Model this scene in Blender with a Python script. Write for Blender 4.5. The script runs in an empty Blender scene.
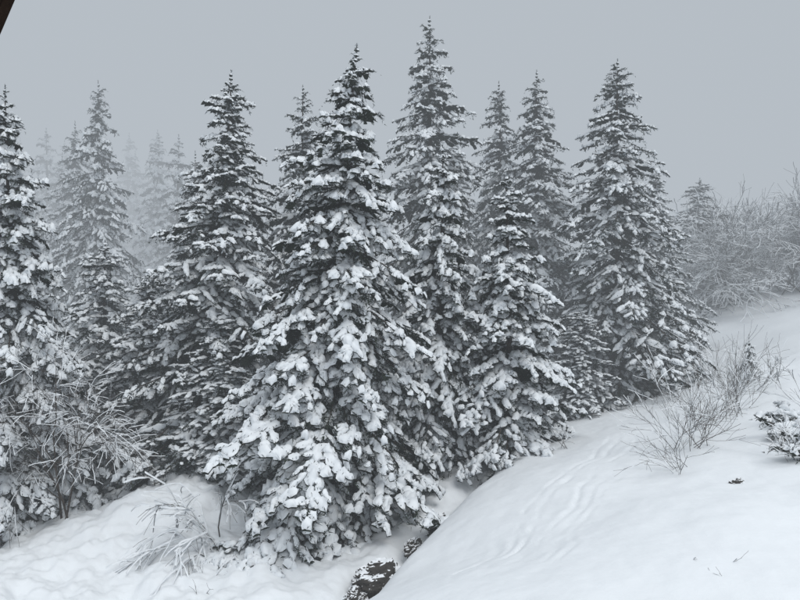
import bpy, bmesh, math, numpy as np, time
from mathutils import noise as mn, Vector
T0=time.time()
sc=bpy.context.scene
# ---------------------------------------------------------------- materials
def new_mat(name):
    m=bpy.data.materials.new(name); m.use_nodes=True
    nt=m.node_tree; b=nt.nodes['Principled BSDF']; return m,nt,b
def snow_material(name,scale,strength,det,col=(0.86,0.89,0.915)):
    m,nt,b=new_mat(name); N=nt.nodes; L=nt.links
    b.inputs['Roughness'].default_value=0.8
    b.inputs['Specular IOR Level'].default_value=0.0
    tc=N.new('ShaderNodeTexCoord')
    n1=N.new('ShaderNodeTexNoise'); n1.inputs['Scale'].default_value=scale; n1.inputs['Detail'].default_value=det; n1.inputs['Roughness'].default_value=.6
    L.new(tc.outputs['Object'],n1.inputs['Vector'])
    if strength:
        bp=N.new('ShaderNodeBump'); bp.inputs['Strength'].default_value=strength; bp.inputs['Distance'].default_value=.05
        L.new(n1.outputs['Fac'],bp.inputs['Height']); L.new(bp.outputs['Normal'],b.inputs['Normal'])
        b.inputs['Base Color'].default_value=(*col,1)
    else:
        r=N.new('ShaderNodeValToRGB'); r.color_ramp.elements[0].position=.3; r.color_ramp.elements[1].position=.6
        r.color_ramp.elements[0].color=(col[0]*.88,col[1]*.89,col[2]*.9,1); r.color_ramp.elements[1].color=(*col,1)
        L.new(n1.outputs['Fac'],r.inputs['Fac']); L.new(r.outputs['Color'],b.inputs['Base Color'])
    return m
def noise_col(name,c1,c2,scale,rough=.8,bump=0,det=0):
    m,nt,b=new_mat(name); N=nt.nodes; L=nt.links
    tc=N.new('ShaderNodeTexCoord'); n1=N.new('ShaderNodeTexNoise'); n1.inputs['Scale'].default_value=scale; n1.inputs['Detail'].default_value=det
    L.new(tc.outputs['Object'],n1.inputs['Vector'])
    r=N.new('ShaderNodeValToRGB'); r.color_ramp.elements[0].position=.35; r.color_ramp.elements[1].position=.65
    r.color_ramp.elements[0].color=(*c1,1); r.color_ramp.elements[1].color=(*c2,1)
    L.new(n1.outputs['Fac'],r.inputs['Fac']); L.new(r.outputs['Color'],b.inputs['Base Color'])
    b.inputs['Roughness'].default_value=rough; b.inputs['Specular IOR Level'].default_value=.0
    if bump:
        bp=N.new('ShaderNodeBump'); bp.inputs['Strength'].default_value=bump; bp.inputs['Distance'].default_value=.05
        L.new(n1.outputs['Fac'],bp.inputs['Height']); L.new(bp.outputs['Normal'],b.inputs['Normal'])
    return m
M_SNOWT=snow_material('tree_snow',6,0,0)
M_SNOWG=snow_material('ground_snow',2.6,.5,7)
M_NEED=noise_col('spruce_needles',(.018,.025,.020),(.040,.050,.038),3)
M_FROST=noise_col('frosted_needles',(.16,.185,.20),(.42,.46,.50),5)
M_BARK=noise_col('bark',(.035,.028,.024),(.09,.075,.065),12,.9,.6,3)
M_TWIG=noise_col('twig_bark',(.04,.033,.03),(.09,.075,.065),9,.9)
MATS=[M_NEED,M_SNOWT,M_BARK,M_FROST]

class Acc:
    def __init__(s): s.v=[];s.t=[];s.m=[];s.n=0
    def add(s,v,t,m):
        v=np.asarray(v,np.float32).reshape(-1,3); t=np.asarray(t,np.int32).reshape(-1,3)
        s.v.append(v); s.t.append(t+s.n); s.n+=len(v)
        s.m.append(np.full(len(t),m,np.int8) if np.isscalar(m) else np.asarray(m,np.int8))
    def get(s): return np.concatenate(s.v),np.concatenate(s.t),np.concatenate(s.m)
def to_mesh(name,v,t,m,mats,smooth=(1,)):
    me=bpy.data.meshes.new(name); nt=len(t)
    me.vertices.add(len(v)); me.vertices.foreach_set('co',np.ascontiguousarray(v,np.float32).ravel())
    me.loops.add(nt*3); me.loops.foreach_set('vertex_index',np.ascontiguousarray(t,np.int32).ravel())
    me.polygons.add(nt); me.polygons.foreach_set('loop_start',np.arange(nt,dtype=np.int32)*3)
    me.polygons.foreach_set('material_index',m.astype(np.int32))
    me.polygons.foreach_set('use_smooth',np.isin(m,smooth))
    for x in mats: me.materials.append(x)
    me.update(calc_edges=True); return me
def add_obj(name,me,loc=(0,0,0),rot=(0,0,0),sc_=(1,1,1)):
    o=bpy.data.objects.new(name,me); sc.collection.objects.link(o)
    o.location=loc; o.rotation_euler=rot; o.scale=sc_; return o

# ---------------------------------------------------------------- boughs
def needles(acc,O,D,ln,wd,rng,pf):
    n=len(O)
    if n==0: return
    D=D/np.maximum(np.linalg.norm(D,axis=1,keepdims=True),1e-6)
    R=rng.normal(size=(n,3)); S=np.cross(D,R); S/=np.maximum(np.linalg.norm(S,axis=1,keepdims=True),1e-6)
    V=np.stack([O-S*wd[:,None],O+S*wd[:,None],O+D*ln[:,None]],1)
    acc.add(V,np.arange(n*3).reshape(-1,3),np.where(rng.random(n)<pf,3,0))
def strip(acc,P,side,w,h,rng,drop=.03,fringe=0,lod=1.):
    """snow pillow lying along path P (n,3); closed below with needle-coloured face"""
    n=len(P); K=7; a=np.linspace(0,math.pi,K)
    ww=w[:,None]*np.cos(a)[None]*(1+rng.uniform(-.28,.28,(n,K)))
    hh=h[:,None]*np.sin(a)[None]*(1+rng.uniform(-.35,.35,(n,K)))-drop*np.abs(np.cos(a))[None]*(w[:,None]/.1)
    V=P[:,None,:]+side[None,None,:]*ww[:,:,None]; V[:,:,2]+=hh
    V+=rng.normal(size=V.shape)*.008
    i=np.arange(n-1)[:,None]*K+np.arange(K-1)[None]; i=i.ravel()
    acc.add(V,np.concatenate([np.stack([i,i+1,i+K],1),np.stack([i+1,i+K+1,i+K],1)]),1)
    B=np.stack([V[:,0],V[:,-1]],1)*1.0; B[:,:,2]-=.012+rng.uniform(0,.02,(n,2))
    j=np.arange(n-1)*2
    acc.add(B,np.concatenate([np.stack([j,j+2,j+1],1),np.stack([j+1,j+2,j+3],1)]),0)
    if fringe:
        E=np.concatenate([V[:,0],V[:,-1],V[:,1],V[:,-2]]); sg=np.concatenate([np.ones(n),-np.ones(n)]*2)
        m=len(E); T=(P[-1]-P[0]); T=T/max(np.linalg.norm(T),1e-6)
        D=side[None]*sg[:,None]*rng.uniform(.2,1,(m,1))+T[None]*rng.uniform(0,1.1,(m,1))+np.array([0,0,-1.])*rng.uniform(-.1,.8,(m,1))
        needles(acc,E-D*.02,D,rng.uniform(.04,.085,m),rng.uniform(.006,.011,m)*lod,rng,fringe)
def make_bough(seed,L,snow,dens=1.,frost=.2,fat=1.,lod=1.,core=1.):
    rng=np.random.default_rng(seed); acc=Acc()
    sw=rng.uniform(-.14,.14); dr=rng.uniform(.16,.42); tipup=rng.uniform(-.05,.07)
    def A(t): return np.stack([L*t,sw*L*t*t,-dr*L*t**1.7+tipup*L*t**5],-1)
    items=[]
    sp=.17*lod
    for t in np.arange(.10,.985,sp/L):
        for sd in (-1,1):
            if rng.random()<.10: continue
            tt=max(.05,min(.97,t+rng.uniform(-.4,.4)*sp/L))
            l=(.40*L*(1-tt)**.75*min(1,tt/.3)**.6+.12)*rng.uniform(.55,1.2); l=min(l,.95)
            ang=math.radians(rng.uniform(34,68))*sd+2*sw*tt
            items.append((tt,ang,l))
    items.append((.93,2*sw,.22+.05*L)); items.append((.9,2*sw+.3,.2)); items.append((.9,2*sw-.3,.2))
    allO=[];allD=[];allL=[]
    for (tt,ang,l) in items:
        d=np.array([math.cos(ang),math.sin(ang),0.]); sd=np.array([-d[1],d[0],0.])
        dz=rng.uniform(.15,.85); bend=rng.uniform(-.2,.2); p0=A(np.array(tt))
        def P(s):
            s=np.maximum(s,0)
            return p0+d*(l*s)[...,None]+sd*(bend*l*s*s)[...,None]+np.array([0,0,1.])*(-dz*l*s**1.5)[...,None]
        n=int(l/.034*1.9*dens/lod)
        s=rng.random(n)**.8; O=P(s); O[:,2]-=rng.uniform(0,.03,n)
        D=d*rng.uniform(.1,1,(n,1))+sd*rng.uniform(-1,1,(n,1))+np.array([0,0,1.])*rng.uniform(-.9,.25,(n,1))
        allO.append(O);allD.append(D);allL.append(rng.uniform(.05,.12,n))
        k=max(1,int(l/.15*dens/lod)); s=rng.random(k); O0=P(s)
        for q in range(k):   # hanging twiglets
            hl=rng.uniform(.08,.30); m=6
            u=rng.random(m)
            dirn=d*rng.uniform(-.1,.6)+sd*rng.uniform(-.5,.5)+np.array([0,0,-1.])
            O=O0[q]+dirn*(hl*u)[:,None]
            D=dirn[None]*.7+rng.normal(size=(m,3))*.55
            allO.append(O);allD.append(D);allL.append(rng.uniform(.05,.11,m))
        if rng.random()<snow:
            segs=[]
            s0=rng.uniform(0,.25)
            if l>.38 and rng.random()<.5:
                c=rng.uniform(.4,.65); segs=[(s0,c),(c+rng.uniform(-.03,.12),rng.uniform(.85,1.06))]
            else: segs=[(s0,rng.uniform(.75,1.06))]
            for (a0,a1) in segs:
                ns=max(4,int((a1-a0)*l/.07/lod)+3)
                s=np.linspace(a0,a1,ns); env=np.clip(1-np.abs(2*(s-a0)/(a1-a0)-1)**2.6,0,1)**.6
                wmax=rng.uniform(.04,.105)*fat*min(1,.5+l/.6)
                wv=wmax*env*(1+rng.uniform(-.3,.3,ns))+.003
                hv=wv*rng.uniform(.75,1.2); PP=P(s); PP[:,2]+=.005
                strip(acc,PP,sd,wv,hv,rng,fringe=frost+.05 if lod<2 else 0,lod=lod)
        if rng.random()<.6*snow:   # cushion near the tip
            a0=rng.uniform(.5,.8); s=np.linspace(a0,a0+.20/l,5); env=np.array([0,.8,1,.85,0.])
            wv=rng.uniform(.05,.095)*fat*env+.003; PP=P(np.minimum(s,1.1)); PP[:,2]+=.015
            strip(acc,PP,sd,wv,wv*rng.uniform(.9,1.25),rng)
    n=int(L/.03*2.*dens/lod); s=rng.random(n); O=A(s); O[:,2]-=.02
    D=np.stack([rng.uniform(0,1,n),rng.uniform(-1,1,n),rng.uniform(-1,.1,n)],1)
    allO.append(O);allD.append(D);allL.append(rng.uniform(.05,.1,n))
    O=np.concatenate(allO);D=np.concatenate(allD);ln=np.concatenate(allL)
    needles(acc,O,D,ln*(.7+.3*lod),rng.uniform(.007,.015,len(ln))*lod,rng,frost)
    if snow>0.15:
        pcs=max(1,int(L/.6))
        for q in range(pcs+1):
            if rng.random()>snow: continue
            a=.12+.85*q/(pcs+1); b=a+.85/(pcs+1)*rng.uniform(.75,1.2); b=min(b,1.02)
            ns=max(5,int((b-a)*L/.07/lod)+2); s=np.linspace(a,b,ns); env=np.clip(1-np.abs(2*(s-a)/(b-a)-1)**2.6,0,1)**.6
            wv=(rng.uniform(.07,.14)*fat*(1.15-.5*s))*env*(1+rng.uniform(-.25,.25,ns))+.004
            PP=A(s); strip(acc,PP,np.array([-2*sw*s.mean(),1.,0]),wv,wv*rng.uniform(.7,1.1),rng,fringe=frost if lod<2 else 0,lod=lod)
    s=np.linspace(0,.95,6); PP=A(s); PP[:,2]-=.015; r=.008+.012*L*(1-s)*.6
    v,t=tube(PP,r,4); acc.add(v,t,2)
    return acc.get()
def tube(P,r,K):
    P=np.asarray(P,float); n=len(P); T=np.gradient(P,axis=0); T/=np.maximum(np.linalg.norm(T,axis=1,keepdims=True),1e-9)
    ref=np.where(np.abs(T[:,2:3])>.9,np.array([[1.,0,0]]),np.array([[0,0,1.]]))
    S=np.cross(T,ref); S/=np.linalg.norm(S,axis=1,keepdims=True); U=np.cross(S,T)
    a=np.arange(K)*2*math.pi/K
    V=P[:,None]+(S[:,None]*np.cos(a)[None,:,None]+U[:,None]*np.sin(a)[None,:,None])*np.asarray(r)[:,None,None]
    i=np.arange(n-1)[:,None]*K; k=np.arange(K)[None]; k2=(k+1)%K
    a_=(i+k).ravel();b_=(i+k2).ravel();c_=(i+K+k).ravel();d_=(i+K+k2).ravel()
    return V.reshape(-1,3),np.concatenate([np.stack([a_,b_,c_],1),np.stack([b_,d_,c_],1)])
CLS=[.35,.7,1.15,1.7,2.3,3.0]
def make_pool(seed,snow,frost,fat,nvar=3,dens=1.,lod=1.):
    return [[make_bough(seed+100*i+k,L,snow*(1.12-.25*k),dens,frost,fat,lod) for k in range(nvar)] for i,L in enumerate(CLS)]
def make_tree(seed,H,R,pool,bare,sp=.42,nb=6,power=.95,gap=.06,fill=2,pit0=-20):
    rng=np.random.default_rng(seed); acc=Acc()
    ph=rng.uniform(0,6.28,2)
    def C(z): return np.array([.08*math.sin(z*.35+ph[0])-.08*math.sin(ph[0]),.08*math.sin(z*.3+ph[1])-.08*math.sin(ph[1]),z])
    zs=np.linspace(-.3,H,24); P=np.array([C(z) for z in zs]); rt=.012*H*(1-np.linspace(0,1,24))**.9+.010
    v,t=tube(P,rt,8); acc.add(v,t,2)
    z=.3; bulge=rng.uniform(.75,1.15,(6,8))
    while z<H-.15:
        h=z/H
        rad=R*(1-h)**power*min(1,.74+h*2.2)+.10
        if h>.8: rad*=1-.25*(h-.8)/.2
        n=nb if h<.75 else max(4,nb-1)
        az0=rng.uniform(0,6.28); wf=rng.uniform(.86,1.10)
        for k in range(n):
            if rng.random()<gap: continue
            az=az0+k*2*math.pi/n+rng.uniform(-.35,.35)
            bl=bulge[int(h*5.99)][int((az%6.283)/6.284*8)]
            L=rad*wf*rng.uniform(.68,1.2)*(.5+.5*bl)
            i=int(np.argmin([abs(math.log(L/c)) for c in CLS])); s=L/CLS[i]
            v,t,m=pool[i][rng.integers(len(pool[i]))]
            pit=math.radians(pit0+20*h+rng.uniform(-12,12))
            if h>.9: pit+=.25+(h-.9)*4
            roll=rng.uniform(-.35,.35)
            cy,sy=math.cos(az),math.sin(az);cp,sp_=math.cos(pit),math.sin(pit);cr,sr=math.cos(roll),math.sin(roll)
            Rz=np.array([[cy,-sy,0],[sy,cy,0],[0,0,1]]);Ry=np.array([[cp,0,-sp_],[0,1,0],[sp_,0,cp]]);Rx=np.array([[1,0,0],[0,cr,-sr],[0,sr,cr]])
            flip=np.array([1,rng.choice([-1,1]),1])
            Mx=Rz@Ry@Rx
            acc.add((v*flip*s)@Mx.T.astype(np.float32)+C(z+rng.uniform(-.14,.14)),t,m)
        if rad>.9:
            for k in range(fill):
                az=rng.uniform(0,6.28); L2=rad*rng.uniform(.45,.85)
                i=int(np.argmin([abs(math.log(L2/c)) for c in CLS])); s=L2/CLS[i]
                v,t,m=bare[i][rng.integers(len(bare[i]))]
                pit=rng.uniform(-.8,-.2); cy,sy=math.cos(az),math.sin(az);cp,sp_=math.cos(pit),math.sin(pit)
                Mx=np.array([[cy,-sy,0],[sy,cy,0],[0,0,1]])@np.array([[cp,0,-sp_],[0,1,0],[sp_,0,cp]])
                acc.add((v*s)@Mx.T.astype(np.float32)+C(z+rng.uniform(-.1,.1)),t,m)
        z+=sp*rng.uniform(.75,1.25)*(1-.25*h)
    n=110; s=rng.random(n)*.6; O=C(H-.4)+np.stack([0*s,0*s,s],1); D=rng.normal(size=(n,3))*.6+np.array([0,0,.7])
    needles(acc,O,D,rng.uniform(.04,.09,n),rng.uniform(.006,.011,n),rng,.5)
    v,t=tube(np.array([C(H-.5),C(H)+np.array([0,0,.2])]),[.012,.005],4); acc.add(v,t,2)
    for q in range(3):
        c=C(H-.3+.16*q); s=np.linspace(-.5,.5,5); PP=c+np.stack([s*.14,0*s,0*s],1)
        strip(acc,PP,np.array([0,1.,0]),.055*(1-(2*s)**2*.9),.06*(1-(2*s)**2*.9),rng)
    return acc.get()

bare=make_pool(9000,0,.06,1,2,.55,2.0)
poolA=make_pool(1000,1.0,.15,1.16,4,.85,1.15)
poolB=make_pool(2000,.80,.20,1.0,3,.8,1.4)
poolC=make_pool(3000,.72,.28,.96,3,.8,1.45)
V={}
def reg(k,H,R,*a,**kw):
    v,t,m=make_tree(*a[:1],H,R,*a[1:],**kw); V[k]=(to_mesh('spruce_'+k,v,t,m,MATS),H,R); print(k,len(t))
reg('A',14.5,4.2,11,poolA,bare,power=.98,nb=7,sp=.45)
reg('B',16,5.2,22,poolB,bare,power=1.0,nb=7,sp=.46)
reg('C',17,4.6,33,poolC,bare,power=.92,nb=7,sp=.46)
reg('D',10.5,2.7,44,poolA,bare,power=.9,nb=5)
reg('E',15,4.3,55,poolC,bare,power=.9,nb=7,sp=.46)
reg('F',10.5,2.8,77,poolB,bare,power=.85,nb=6,sp=.44)
reg('S',2.4,.95,66,poolB,bare,power=.8,nb=5,sp=.28)
print('trees',time.time()-T0)

# ---------------------------------------------------------------- ground
CP=np.array([(-1.9,17.5,-6.9),(-10.7,15.6,-7.0),(-6,14,-6.9),(-6.7,19,-5.8),(-11,17.5,-7.0),(-9,24,-8),(-13,26,-8.5),(-3.5,14.5,-6.5),(-4,18,-6.6),
(-.9,13.2,-6.25),(0,15,-6.15),(1.4,17.5,-5.7),(2.8,19.5,-5.3),(.3,12.5,-5.65),(1.5,14.5,-5.25),(3.2,17,-4.95),(5.9,22,-4.8),(1,9.5,-4.6),(2.8,8.5,-4.15),
(5.3,8,-3.8),(9.3,14,-3.3),(6.2,13,-3.85),(10.8,27,-4.3),(14,30,-2.9),(18,36,-1.0),(26.7,40,1.0),(22,38,.3),(15,22,-1.9),(12.5,20,-2.6),
(0,40,-5),(-20,40,-8),(10,50,-2),(40,60,5),(-30,15,-10),(0,2,-4.6),(-8,4,-6.5),(10,2,-3.3),(-60,80,6),(0,100,5),(60,100,16),(-60,150,35),(0,200,30),
(100,200,45),(-150,60,5),(-150,-60,-12),(0,-80,-6),(150,-60,8),(150,60,25),(0,330,45),(-250,330,45),(250,330,60)],float)
def Kf(r2): return .5*r2*np.log(r2+1e-9)
n=len(CP); d2=((CP[:,None,:2]-CP[None,:,:2])**2).sum(-1)
Amat=np.zeros((n+3,n+3)); Amat[:n,:n]=Kf(d2)+np.eye(n)*.5; Amat[:n,n]=1;Amat[:n,n+1:]=CP[:,:2];Amat[n,:n]=1;Amat[n+1:,:n]=CP[:,:2].T
W=np.linalg.solve(Amat,np.concatenate([CP[:,2],[0,0,0]]))
NC=n
def base_z(X,Y):
    X=np.asarray(X,float).ravel();Y=np.asarray(Y,float).ravel(); out=W[NC]+W[NC+1]*X+W[NC+2]*Y
    for i in range(NC): out=out+W[i]*Kf((X-CP[i,0])**2+(Y-CP[i,1])**2)
    return out
TREES=[ # mesh, x,y, top z, width, rot, lean about y, lean about x
 ('A',-2.3,17.8,7.6,1.17,.3,.08,0),
 ('B',-7.0,22.5,8.7,1.20,1.1,.05,0),
 ('C',-3.8,24.8,8.8,1.0,2.1,.02,0),
 ('C',1.35,27,12.6,1.2,.4,0,0),
 ('D',1.25,20.3,5.0,1.08,1.7,0,0),
 ('D',3.75,19.8,4.0,1.15,3.9,.03,0),
 ('E',5.0,30.5,10.9,1.05,5.1,0,0),
 ('C',6.6,29,10.9,1.05,3.3,0,0),
 ('E',9.5,26,10.2,1.2,.9,-.01,0),
 ('B',13.1,30.5,6.6,.75,4.4,0,0),
 ('F',19.2,38,7.6,1.3,2.6,0,0),
 ('E',-16.2,33,11.8,1.1,3.0,.02,0),
 ('A',-12.3,18.9,6.6,.95,2.4,.02,0),
 ('B',-10.5,31,7.5,.85,5.4,0,0),
 ('C',-19.5,36,10.5,1.,4.0,0,0),
 ('F',-9.4,22.6,1.0,1.35,2.0,0,0),
 ('F',-6.4,20.9,-.5,1.2,.7,0,0),
 ('F',-11.6,24.0,2.2,1.3,3.7,0,0),
 ('E',-3.2,32,6.5,1.0,1.4,0,0),
 ('C',3.3,34,8.5,1.0,2.9,0,0),
 ('F',7.3,24.5,-.4,.9,4.9,0,0),
 ('F',11.8,28.0,1.6,1.0,1.9,0,0),
 ('S',12.0,20.6,-1.3,.5,2.,0,0),
]
xs=np.concatenate([np.linspace(-320,-60,14),np.linspace(-55,-17,40),np.arange(-16,-2,.09),np.arange(-2,8,.06),np.arange(8,16,.1),np.arange(16,34,.25),np.linspace(35,70,25),np.linspace(80,340,14)])
ys=np.concatenate([np.linspace(-120,-5,20),np.linspace(-3,6,20),np.arange(6.2,19,.065),np.arange(19,24,.1),np.arange(24,50,.25),np.linspace(51,90,25),np.linspace(100,340,16)])
GX,GY=np.meshgrid(xs,ys); gz=base_z(GX,GY)
gx=GX.ravel();gy=GY.ravel()
def detail(x,y):
    a=.22*mn.noise((x*.28,y*.28,3.1))
    lump=max(0,min(1,(1.8-(x*.78-(y-17.5)*.62))/2.5))   # rougher under the trees, smooth on open slope
    b=(.07+.20*lump)*mn.noise((x*.8,y*.8,7.7))+(.026+.15*lump)*mn.noise((x*2.3,y*2.3,1.7))+(.010+.06*lump)*mn.noise((x*6,y*6,4))
    return a+b
near=(gx>-30)&(gx<45)&(gy>-2)&(gy<60)
dd=np.zeros(len(gx)); idx=np.nonzero(near)[0]
for i in idx: dd[i]=detail(gx[i],gy[i])
def pdist(x,y,pts):
    best=np.full(np.shape(x),1e9); par=np.zeros(np.shape(x)); acc_=0
    for a,b in zip(pts[:-1],pts[1:]):
        d=b-a; t=np.clip(((x-a[0])*d[0]+(y-a[1])*d[1])/(d@d),0,1)
        q=np.hypot(x-a[0]-t*d[0],y-a[1]-t*d[1]); par=np.where(q<best,acc_+t*np.linalg.norm(d),par); best=np.minimum(best,q); acc_+=np.linalg.norm(d)
    return best,par
gp=np.array([(-2.2,11.2),(-1.1,13.2),(-.1,15.0),(1.3,17.2),(2.9,19.4),(4.6,21.5)])
def gully(x,y): return -.6*np.exp(-(pdist(x,y,gp)[0]/.55)**2)
gz=gz+dd+gully(gx,gy)
# shallow drifted-over wind ridges on the open slope
wob=np.zeros(len(gx)); wob2=np.zeros(len(gx)); wob3=np.zeros(len(gx)); reg_=np.nonzero((gx>-1)&(gx<9)&(gy>8)&(gy<20))[0]
for i in reg_: wob[i]=mn.noise((gx[i]*.7,gy[i]*.7,11.)); wob2[i]=mn.noise((gx[i]*.9,gy[i]*.9,21.)); wob3[i]=mn.noise((gx[i]*2.4,gy[i]*2.4,31.))
def track(pts,amp,wd,offs):
    global gz
    base=np.array(pts,float)
    for o in offs:
        q,par=pdist(gx+wob*.35+wob3*.06,gy+wob2*.35,base+np.array([o,-o*.5]))
        L_=np.linalg.norm(np.diff(base,axis=0),axis=1).sum()
        fade=np.clip(par/1.5,0,1)*np.clip((L_-par)/1.5,0,1)*np.clip(.6+1.1*wob2+1.0*wob3,0,1)
        gz=gz-amp*fade*np.exp(-(q/wd)**2)+amp*.4*fade*np.exp(-((q-wd*1.8)/wd)**2)
track([(6.6,18.6),(5.0,16.2),(3.6,14.6),(2.7,13.0),(1.7,11.6),(.6,10.4)],.040,.055,[0,.3,.75])
track([(5.8,16.0),(4.4,13.6),(3.5,12.2),(2.9,10.8),(1.6,9.4)],.028,.05,[0,.25])
track([(2.1,13.2),(1.9,12.2),(1.2,11.0),(.9,10.0)],.040,.06,[0,.4])
for (k,x,y,*_) in TREES:
    if k=='S': continue
    r=np.hypot(gx-x,gy-y); gz+=.25*np.exp(-(r/1.5)**2)
def ground_z(x,y):
    return float(base_z([x],[y])[0]+detail(x,y)+gully(np.array([x]),np.array([y]))[0])
nx,ny=len(xs),len(ys)
i=(np.arange(ny-1)[:,None]*nx+np.arange(nx-1)[None]).ravel()
tri=np.concatenate([np.stack([i,i+1,i+nx],1),np.stack([i+1,i+nx+1,i+nx],1)])
gm=to_mesh('snow_ground',np.stack([gx,gy,gz],1),tri,np.zeros(len(tri),np.int8),[M_SNOWG],smooth=(0,))
add_obj('snow_ground',gm)
print('ground',time.time()-T0)
for (k,x,y,zt,w,rot,lx,ly) in TREES:
    me,H,R=V[k]; zb=ground_z(x,y)-.05; s=(zt-zb)/H
    name='spruce_sapling' if k=='S' else 'spruce_tree'
    ws=w if k!='S' else w*s
    add_obj(name,me,(x,y,zb),(ly,lx,rot),(ws,ws,s))
# ---------------------------------------------------------------- distant forest
poolF=[[make_bough(7000+10*i+k,L,.7,.35,.3,1.4,2.8) for k in range(2)] for i,L in enumerate(CLS)]
dt=[make_tree(70+i,13,3.3,poolF,poolF,sp=.6,nb=6) for i in range(2)]
rng=np.random.default_rng(5); acc=Acc()
pts=[(-15,41,1.35),(-18,45,1.5),(-21.5,42,1.45),(-25,44,1.5),(-28.5,48,1.6),(-12,46,1.2),(-7,45,1.1),(-3,43,1.),(3,42,1.),(7,44,1.),(11,44,.8),(-31,46,1.5),(-22,54,1.5),(-16,56,1.5),(-27,60,1.5),(-34,58,1.5),(-10,55,1.3)]
for (x,y,s) in pts+[(rng.uniform(-60,-20),rng.uniform(55,80),1.3) for _ in range(14)]:
    v,t,m=dt[rng.integers(2)]; a=rng.uniform(0,6.28); s*=rng.uniform(.82,1.15); c,si=math.cos(a),math.sin(a)
    z=base_z([x],[y])[0]
    acc.add((v*s)@np.array([[c,si,0],[-si,c,0],[0,0,1]],np.float32)+np.array([x,y,z]),t,m)
v,t,m=acc.get(); add_obj('distant_forest',to_mesh('distant_forest',v,t,m,MATS)); print('forest',len(t),time.time()-T0)

# ---------------------------------------------------------------- bare shrubs
def grow(acc,rng,p,d,L,r,depth,droop,spread,snowp,kids,rmin,sw_):
    n=5; P=[p]; dd=d.copy()
    for q in range(n-1):
        dd=dd+rng.normal(size=3)*.13+np.array([0,0,-droop]); dd/=np.linalg.norm(dd); P.append(P[-1]+dd*L/(n-1))
    P=np.array(P); rr=np.linspace(r,max(rmin,r*.5),n)
    v,t=tube(P,rr,3 if r<.01 else 5)
    acc.add(v,t,0)
    if rng.random()<snowp:
        T=P[-1]-P[0]; sd=np.array([-T[1],T[0],0]); nn=np.linalg.norm(sd)
        if nn>.25*np.linalg.norm(T):
            sd/=nn; w=rr+sw_*rng.uniform(.3,1,n)
            V_=np.stack([P-sd*w[:,None],P+np.array([0,0,1])*(rr+sw_*rng.uniform(.8,2.4,n))[:,None],P+sd*w[:,None]],1).reshape(-1,3)
            i=(np.arange(n-1)[:,None]*3+np.arange(2)[None]).ravel()
            acc.add(V_,np.concatenate([np.stack([i,i+1,i+3],1),np.stack([i+1,i+4,i+3],1)]),1)
    if depth>0:
        for q in range(kids):
            k=rng.uniform(.25,1); ix=k*(n-1); a=int(min(ix,n-2)); pt=P[a]+(P[a+1]-P[a])*(ix-a)
            nd=dd+rng.normal(size=3)*spread; nd/=np.linalg.norm(nd)
            grow(acc,rng,pt,nd,L*rng.uniform(.5,.8),max(rmin,r*.5),depth-1,droop,spread,snowp,kids,rmin,sw_)
def shrub(name,seed,x,y,stems,L,r,depth,droop,spread,snowp,kids,rmin=.003,tilt=.5,bias=(0,0,0),base_r=.2,sw_=.008):
    rng=np.random.default_rng(seed); acc=Acc()
    for s in range(stems):
        a=rng.uniform(0,6.28); tl=rng.uniform(.1,1)*tilt
        d=np.array([math.cos(a)*tl,math.sin(a)*tl,1.])+np.array(bias); d/=np.linalg.norm(d)
        ox,oy=rng.uniform(-base_r,base_r,2)
        p=np.array([ox,oy,ground_z(x+ox,y+oy)-ground_z(x,y)-.08])
        grow(acc,rng,p,d,L*rng.uniform(.6,1.1),r,depth,droop,spread,snowp,kids,rmin,sw_)
    v,t,m=acc.get(); print(name,len(t))
    return add_obj(name,to_mesh(name,v,t,m,[M_TWIG,M_SNOWT]),(x,y,ground_z(x,y)))
shrub('bare_tree',1,-11.9,17.2,4,3.2,.04,4,.06,.5,.45,4,.005,.45,sw_=.006)
shrub('bare_tree',2,-10.2,18.2,3,3.0,.035,4,.07,.5,.45,4,.005,.5,sw_=.006)
shrub('bare_tree',3,-12.8,18.6,4,4.6,.05,4,.04,.45,.5,4,.006,.35,sw_=.006)
shrub('frosted_bare_tree',4,21.6,36.8,12,3.8,.045,4,.01,.5,.85,5,.007,.9,base_r=1.2,sw_=.012)
shrub('frosted_bare_tree',5,24.6,36.0,14,3.9,.045,4,.01,.5,.85,5,.007,.9,base_r=1.4,sw_=.012)
shrub('bare_shrub',6,7.3,15.2,18,1.55,.009,2,.0,.30,.35,4,.003,1.1,base_r=.5,sw_=.007)
shrub('bare_shrub',7,9.4,17.5,16,1.6,.009,2,.0,.30,.35,4,.003,1.0,base_r=.7,sw_=.007)
shrub('bare_shrub',8,6.5,13.8,8,.8,.007,2,.03,.35,.3,3,.003,1.4,bias=(-.3,0,0),sw_=.006)
shrub('bare_shrub',9,5.1,18.5,6,.8,.007,1,.06,.4,.2,3,.003,1.4,bias=(-.5,0,0),sw_=.005)
shrub('bare_shrub',14,10.2,14.9,10,1.1,.008,2,.02,.35,.5,4,.003,1.2,sw_=.010)
shrub('bare_shrub',15,8.6,13.2,9,.7,.007,2,.03,.4,.5,4,.003,1.4,sw_=.010)
shrub('bare_shrub',17,11.6,19.6,12,1.0,.008,2,.02,.35,.5,4,.003,1.2,base_r=.6,sw_=.010)
shrub('bent_shrub',10,-4.9,15.9,9,1.6,.018,2,.16,.40,.8,4,.005,1.6,bias=(-.9,-.1,0),base_r=.3,sw_=.020)
shrub('bent_shrub',11,-4.0,16.0,7,1.0,.016,2,.20,.45,.8,4,.005,1.6,base_r=.5,sw_=.020)
shrub('dead_twigs',12,4.6,8.6,4,.22,.004,1,.0,.5,.2,2,.002,1.2,base_r=.3)
shrub('dead_twigs',13,-4.9,14.2,5,.4,.006,1,.05,.5,.2,3,.003,1.4,base_r=.6)
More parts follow.
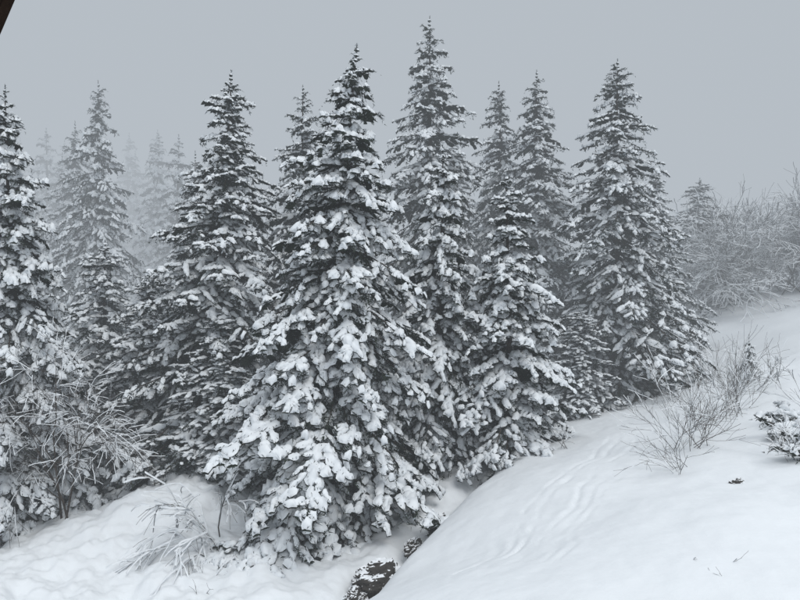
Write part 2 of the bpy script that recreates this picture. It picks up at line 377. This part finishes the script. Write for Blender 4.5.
shrub('dead_twigs',16,0.1,15.2,8,.5,.007,1,.12,.5,.3,3,.003,1.6,bias=(-.3,-.5,0),base_r=.5)
def buried(seed,x,y,n,Ls,up=.5):
    rng=np.random.default_rng(seed); acc=Acc()
    for q in range(n):
        i=Ls[rng.integers(len(Ls))]; v,t,m=poolA[i][rng.integers(4)]
        az=rng.uniform(0,6.28); pit=rng.uniform(-.1,up); cy,sy=math.cos(az),math.sin(az);cp,sp_=math.cos(pit),math.sin(pit)
        Mx=np.array([[cy,-sy,0],[sy,cy,0],[0,0,1]])@np.array([[cp,0,-sp_],[0,1,0],[sp_,0,cp]])
        acc.add(v@Mx.T.astype(np.float32)+np.array([*rng.uniform(-.2,.2,2),.02]),t,m)
    v,t,m=acc.get(); add_obj('low_conifer_shrub',to_mesh('low_conifer_shrub',v,t,m,MATS),(x,y,ground_z(x,y)))
buried(1,-4.4,15.5,8,[0,1,2]); buried(2,-3.4,15.5,7,[1,2]); buried(3,9.6,14.3,9,[0,1,1,2],.9); buried(4,9.1,12.9,6,[0,1])
# ---------------------------------------------------------------- rocks
def rock_mat():
    m,nt,b=new_mat('snowy_rock'); N=nt.nodes;L=nt.links
    tc=N.new('ShaderNodeTexCoord'); n1=N.new('ShaderNodeTexNoise'); n1.inputs['Scale'].default_value=4; n1.inputs['Detail'].default_value=8
    L.new(tc.outputs['Object'],n1.inputs['Vector'])
    r=N.new('ShaderNodeValToRGB'); r.color_ramp.elements[0].color=(.012,.011,.010,1); r.color_ramp.elements[1].color=(.085,.075,.065,1); L.new(n1.outputs['Fac'],r.inputs['Fac'])
    g=N.new('ShaderNodeNewGeometry'); sx=N.new('ShaderNodeSeparateXYZ'); L.new(g.outputs['Normal'],sx.inputs[0])
    ad=N.new('ShaderNodeMath'); ad.operation='MULTIPLY_ADD'; L.new(n1.outputs['Fac'],ad.inputs[0]); ad.inputs[1].default_value=.5; L.new(sx.outputs['Z'],ad.inputs[2])
    mr=N.new('ShaderNodeMapRange'); L.new(ad.outputs[0],mr.inputs[0]); mr.inputs[1].default_value=.85; mr.inputs[2].default_value=.95
    mx=N.new('ShaderNodeMix'); mx.data_type='RGBA'; L.new(mr.outputs[0],mx.inputs[0]); L.new(r.outputs['Color'],mx.inputs[6]); mx.inputs[7].default_value=(.86,.885,.91,1)
    L.new(mx.outputs[2],b.inputs['Base Color']); b.inputs['Roughness'].default_value=.9
    bp=N.new('ShaderNodeBump'); bp.inputs['Strength'].default_value=.3; bp.inputs['Distance'].default_value=.04; L.new(n1.outputs['Fac'],bp.inputs['Height']); L.new(bp.outputs['Normal'],b.inputs['Normal'])
    return m
M_ROCK=rock_mat()
def rock(seed,x,y,dz,sx,sy,sz,rz):
    bm=bmesh.new(); bmesh.ops.create_icosphere(bm,subdivisions=5,radius=1)
    o=Vector((seed*3.1,seed*1.7,0))
    for v in bm.verts:
        c=v.co.copy(); f=1+.45*mn.noise(c*1.3+o)+.22*mn.noise(c*3.2+o)+.06*mn.noise(c*8+o)
        v.co=c*(f+mn.cell(c*2.2+o)*.10)
    me=bpy.data.meshes.new('rock'); bm.to_mesh(me); bm.free(); me.materials.append(M_ROCK)
    add_obj('rock',me,(x,y,ground_z(x,y)+dz),(0,0,rz),(sx,sy,sz))
rock(1,-.50,14.1,.26,.58,.36,.40,.5)
rock(2,-1.0,13.7,.14,.36,.25,.28,1.2)
rock(3,.35,15.5,.2,.36,.15,.22,.9)
rock(4,1.0,16.65,.2,.42,.15,.22,.9)
rock(5,7.0,12.4,-.07,.16,.12,.12,.2)
# ---------------------------------------------------------------- roof eave of the house the view is taken from
def box_tri(bm,p0,ax,ay,az):
    vs=[bm.verts.new(p0+ax*i+ay*j+az*k) for i in (0,1) for j in (0,1) for k in (0,1)]
    for f in ((0,1,3,2),(4,6,7,5),(0,4,5,1),(2,3,7,6),(0,2,6,4),(1,5,7,3)): bm.faces.new([vs[i] for i in f])
bm=bmesh.new()
p=Vector((-1.03,1.5,.6625)); dirn=Vector((.0375,0,.0875)).normalized(); out=Vector((-dirn.z,0,dirn.x)); dep=Vector((0,1,0))
box_tri(bm,p-dirn*.5,dirn*2.2,out*.18,dep*.035)
box_tri(bm,p-dirn*.5+out*.03-dep*.9,dirn*2.2,out*.02,dep*.897)
box_tri(bm,p-dirn*.5+out*.055-dep*.9,dirn*2.2,out*.10,dep*.08)
bmesh.ops.recalc_face_normals(bm,faces=bm.faces)
me=bpy.data.meshes.new('roof_eave'); bm.to_mesh(me); bm.free(); me.materials.append(noise_col('dark_stained_wood',(.012,.008,.006),(.03,.018,.012),6,.7,.3,3))
add_obj('roof_eave',me)
# ---------------------------------------------------------------- fog volumes, absorbing and made to glow in place of scattered skylight
FOG_GLOW=(.470,.515,.562)
def fog(name,dens,lo,hi,rz=0,loc=(0,0,0)):
    bm=bmesh.new(); lo=Vector(lo);hi=Vector(hi);d=hi-lo
    box_tri(bm,lo,Vector((d.x,0,0)),Vector((0,d.y,0)),Vector((0,0,d.z))); bmesh.ops.recalc_face_normals(bm,faces=bm.faces)
    me=bpy.data.meshes.new(name); bm.to_mesh(me); bm.free()
    m=bpy.data.materials.new(name); m.use_nodes=True; nt=m.node_tree; nt.nodes.clear()
    o=nt.nodes.new('ShaderNodeOutputMaterial'); a=nt.nodes.new('ShaderNodeVolumeAbsorption'); a.inputs['Color'].default_value=(0,0,0,1); a.inputs['Density'].default_value=dens
    e=nt.nodes.new('ShaderNodeEmission'); e.inputs['Color'].default_value=(*FOG_GLOW,1); e.inputs['Strength'].default_value=dens  # added emission imitates skylight scattered within the fog
    s=nt.nodes.new('ShaderNodeAddShader'); nt.links.new(a.outputs[0],s.inputs[0]); nt.links.new(e.outputs[0],s.inputs[1]); nt.links.new(s.outputs[0],o.inputs['Volume'])
    me.materials.append(m); return add_obj(name,me,loc,(0,0,rz))
fog('fog',.0035,(-400,-150,-60),(400,400,62))
fog('fog',.012,(-401,22,-61),(401,401,60))
fog('fog',.034,(-402,0,-62),(402,402,58),math.radians(11),(0,33.5,0))
# ---------------------------------------------------------------- world + sun
w=bpy.data.worlds.new('World'); sc.world=w; w.use_nodes=True; nt=w.node_tree; N=nt.nodes;L=nt.links
bg=N['Background']
sky=N.new('ShaderNodeTexSky'); sky.sky_type='NISHITA'; sky.sun_disc=False; sky.sun_elevation=math.radians(55); sky.sun_rotation=math.radians(150)
hs=N.new('ShaderNodeHueSaturation'); hs.inputs['Saturation'].default_value=.15; L.new(sky.outputs[0],hs.inputs['Color'])
tc=N.new('ShaderNodeTexCoord'); sx=N.new('ShaderNodeSeparateXYZ'); L.new(tc.outputs['Generated'],sx.inputs[0])
r=N.new('ShaderNodeValToRGB'); e=r.color_ramp.elements; e[0].position=.0; e[0].color=(4.7,5.15,5.65,1); e[1].position=1; e[1].color=(13.8,14.6,15.5,1)
k=e.new(.45); k.color=(4.1,4.5,5.0,1)
L.new(sx.outputs['Z'],r.inputs['Fac'])
mx=N.new('ShaderNodeMix'); mx.data_type='RGBA'; mx.inputs[0].default_value=.92; L.new(hs.outputs[0],mx.inputs[6]); L.new(r.outputs[0],mx.inputs[7])
L.new(mx.outputs[2],bg.inputs['Color']); bg.inputs['Strength'].default_value=.1
try: w.cycles.sampling_method='NONE'
except Exception as ex: print(ex)
sl=bpy.data.lights.new('sun','SUN'); sl.energy=1.4; sl.angle=math.radians(30); sl.color=(1,.98,.95)
so=bpy.data.objects.new('sun',sl); sc.collection.objects.link(so)
az=math.radians(150); el=math.radians(55)
dv=Vector((math.sin(az)*math.cos(el),math.cos(az)*math.cos(el),math.sin(el))); so.rotation_euler=dv.to_track_quat('Z','Y').to_euler(); so.location=(0,0,30)
# ---------------------------------------------------------------- camera
cd=bpy.data.cameras.new('camera'); cd.lens=27; cd.sensor_width=36; cd.clip_start=.05; cd.clip_end=2000
co=bpy.data.objects.new('camera',cd); sc.collection.objects.link(co); co.location=(0,0,0); co.rotation_euler=(math.pi/2,0,0); sc.camera=co
sc.view_settings.view_transform='Standard'; sc.view_settings.look='None'; sc.view_settings.exposure=0
print('done',time.time()-T0)
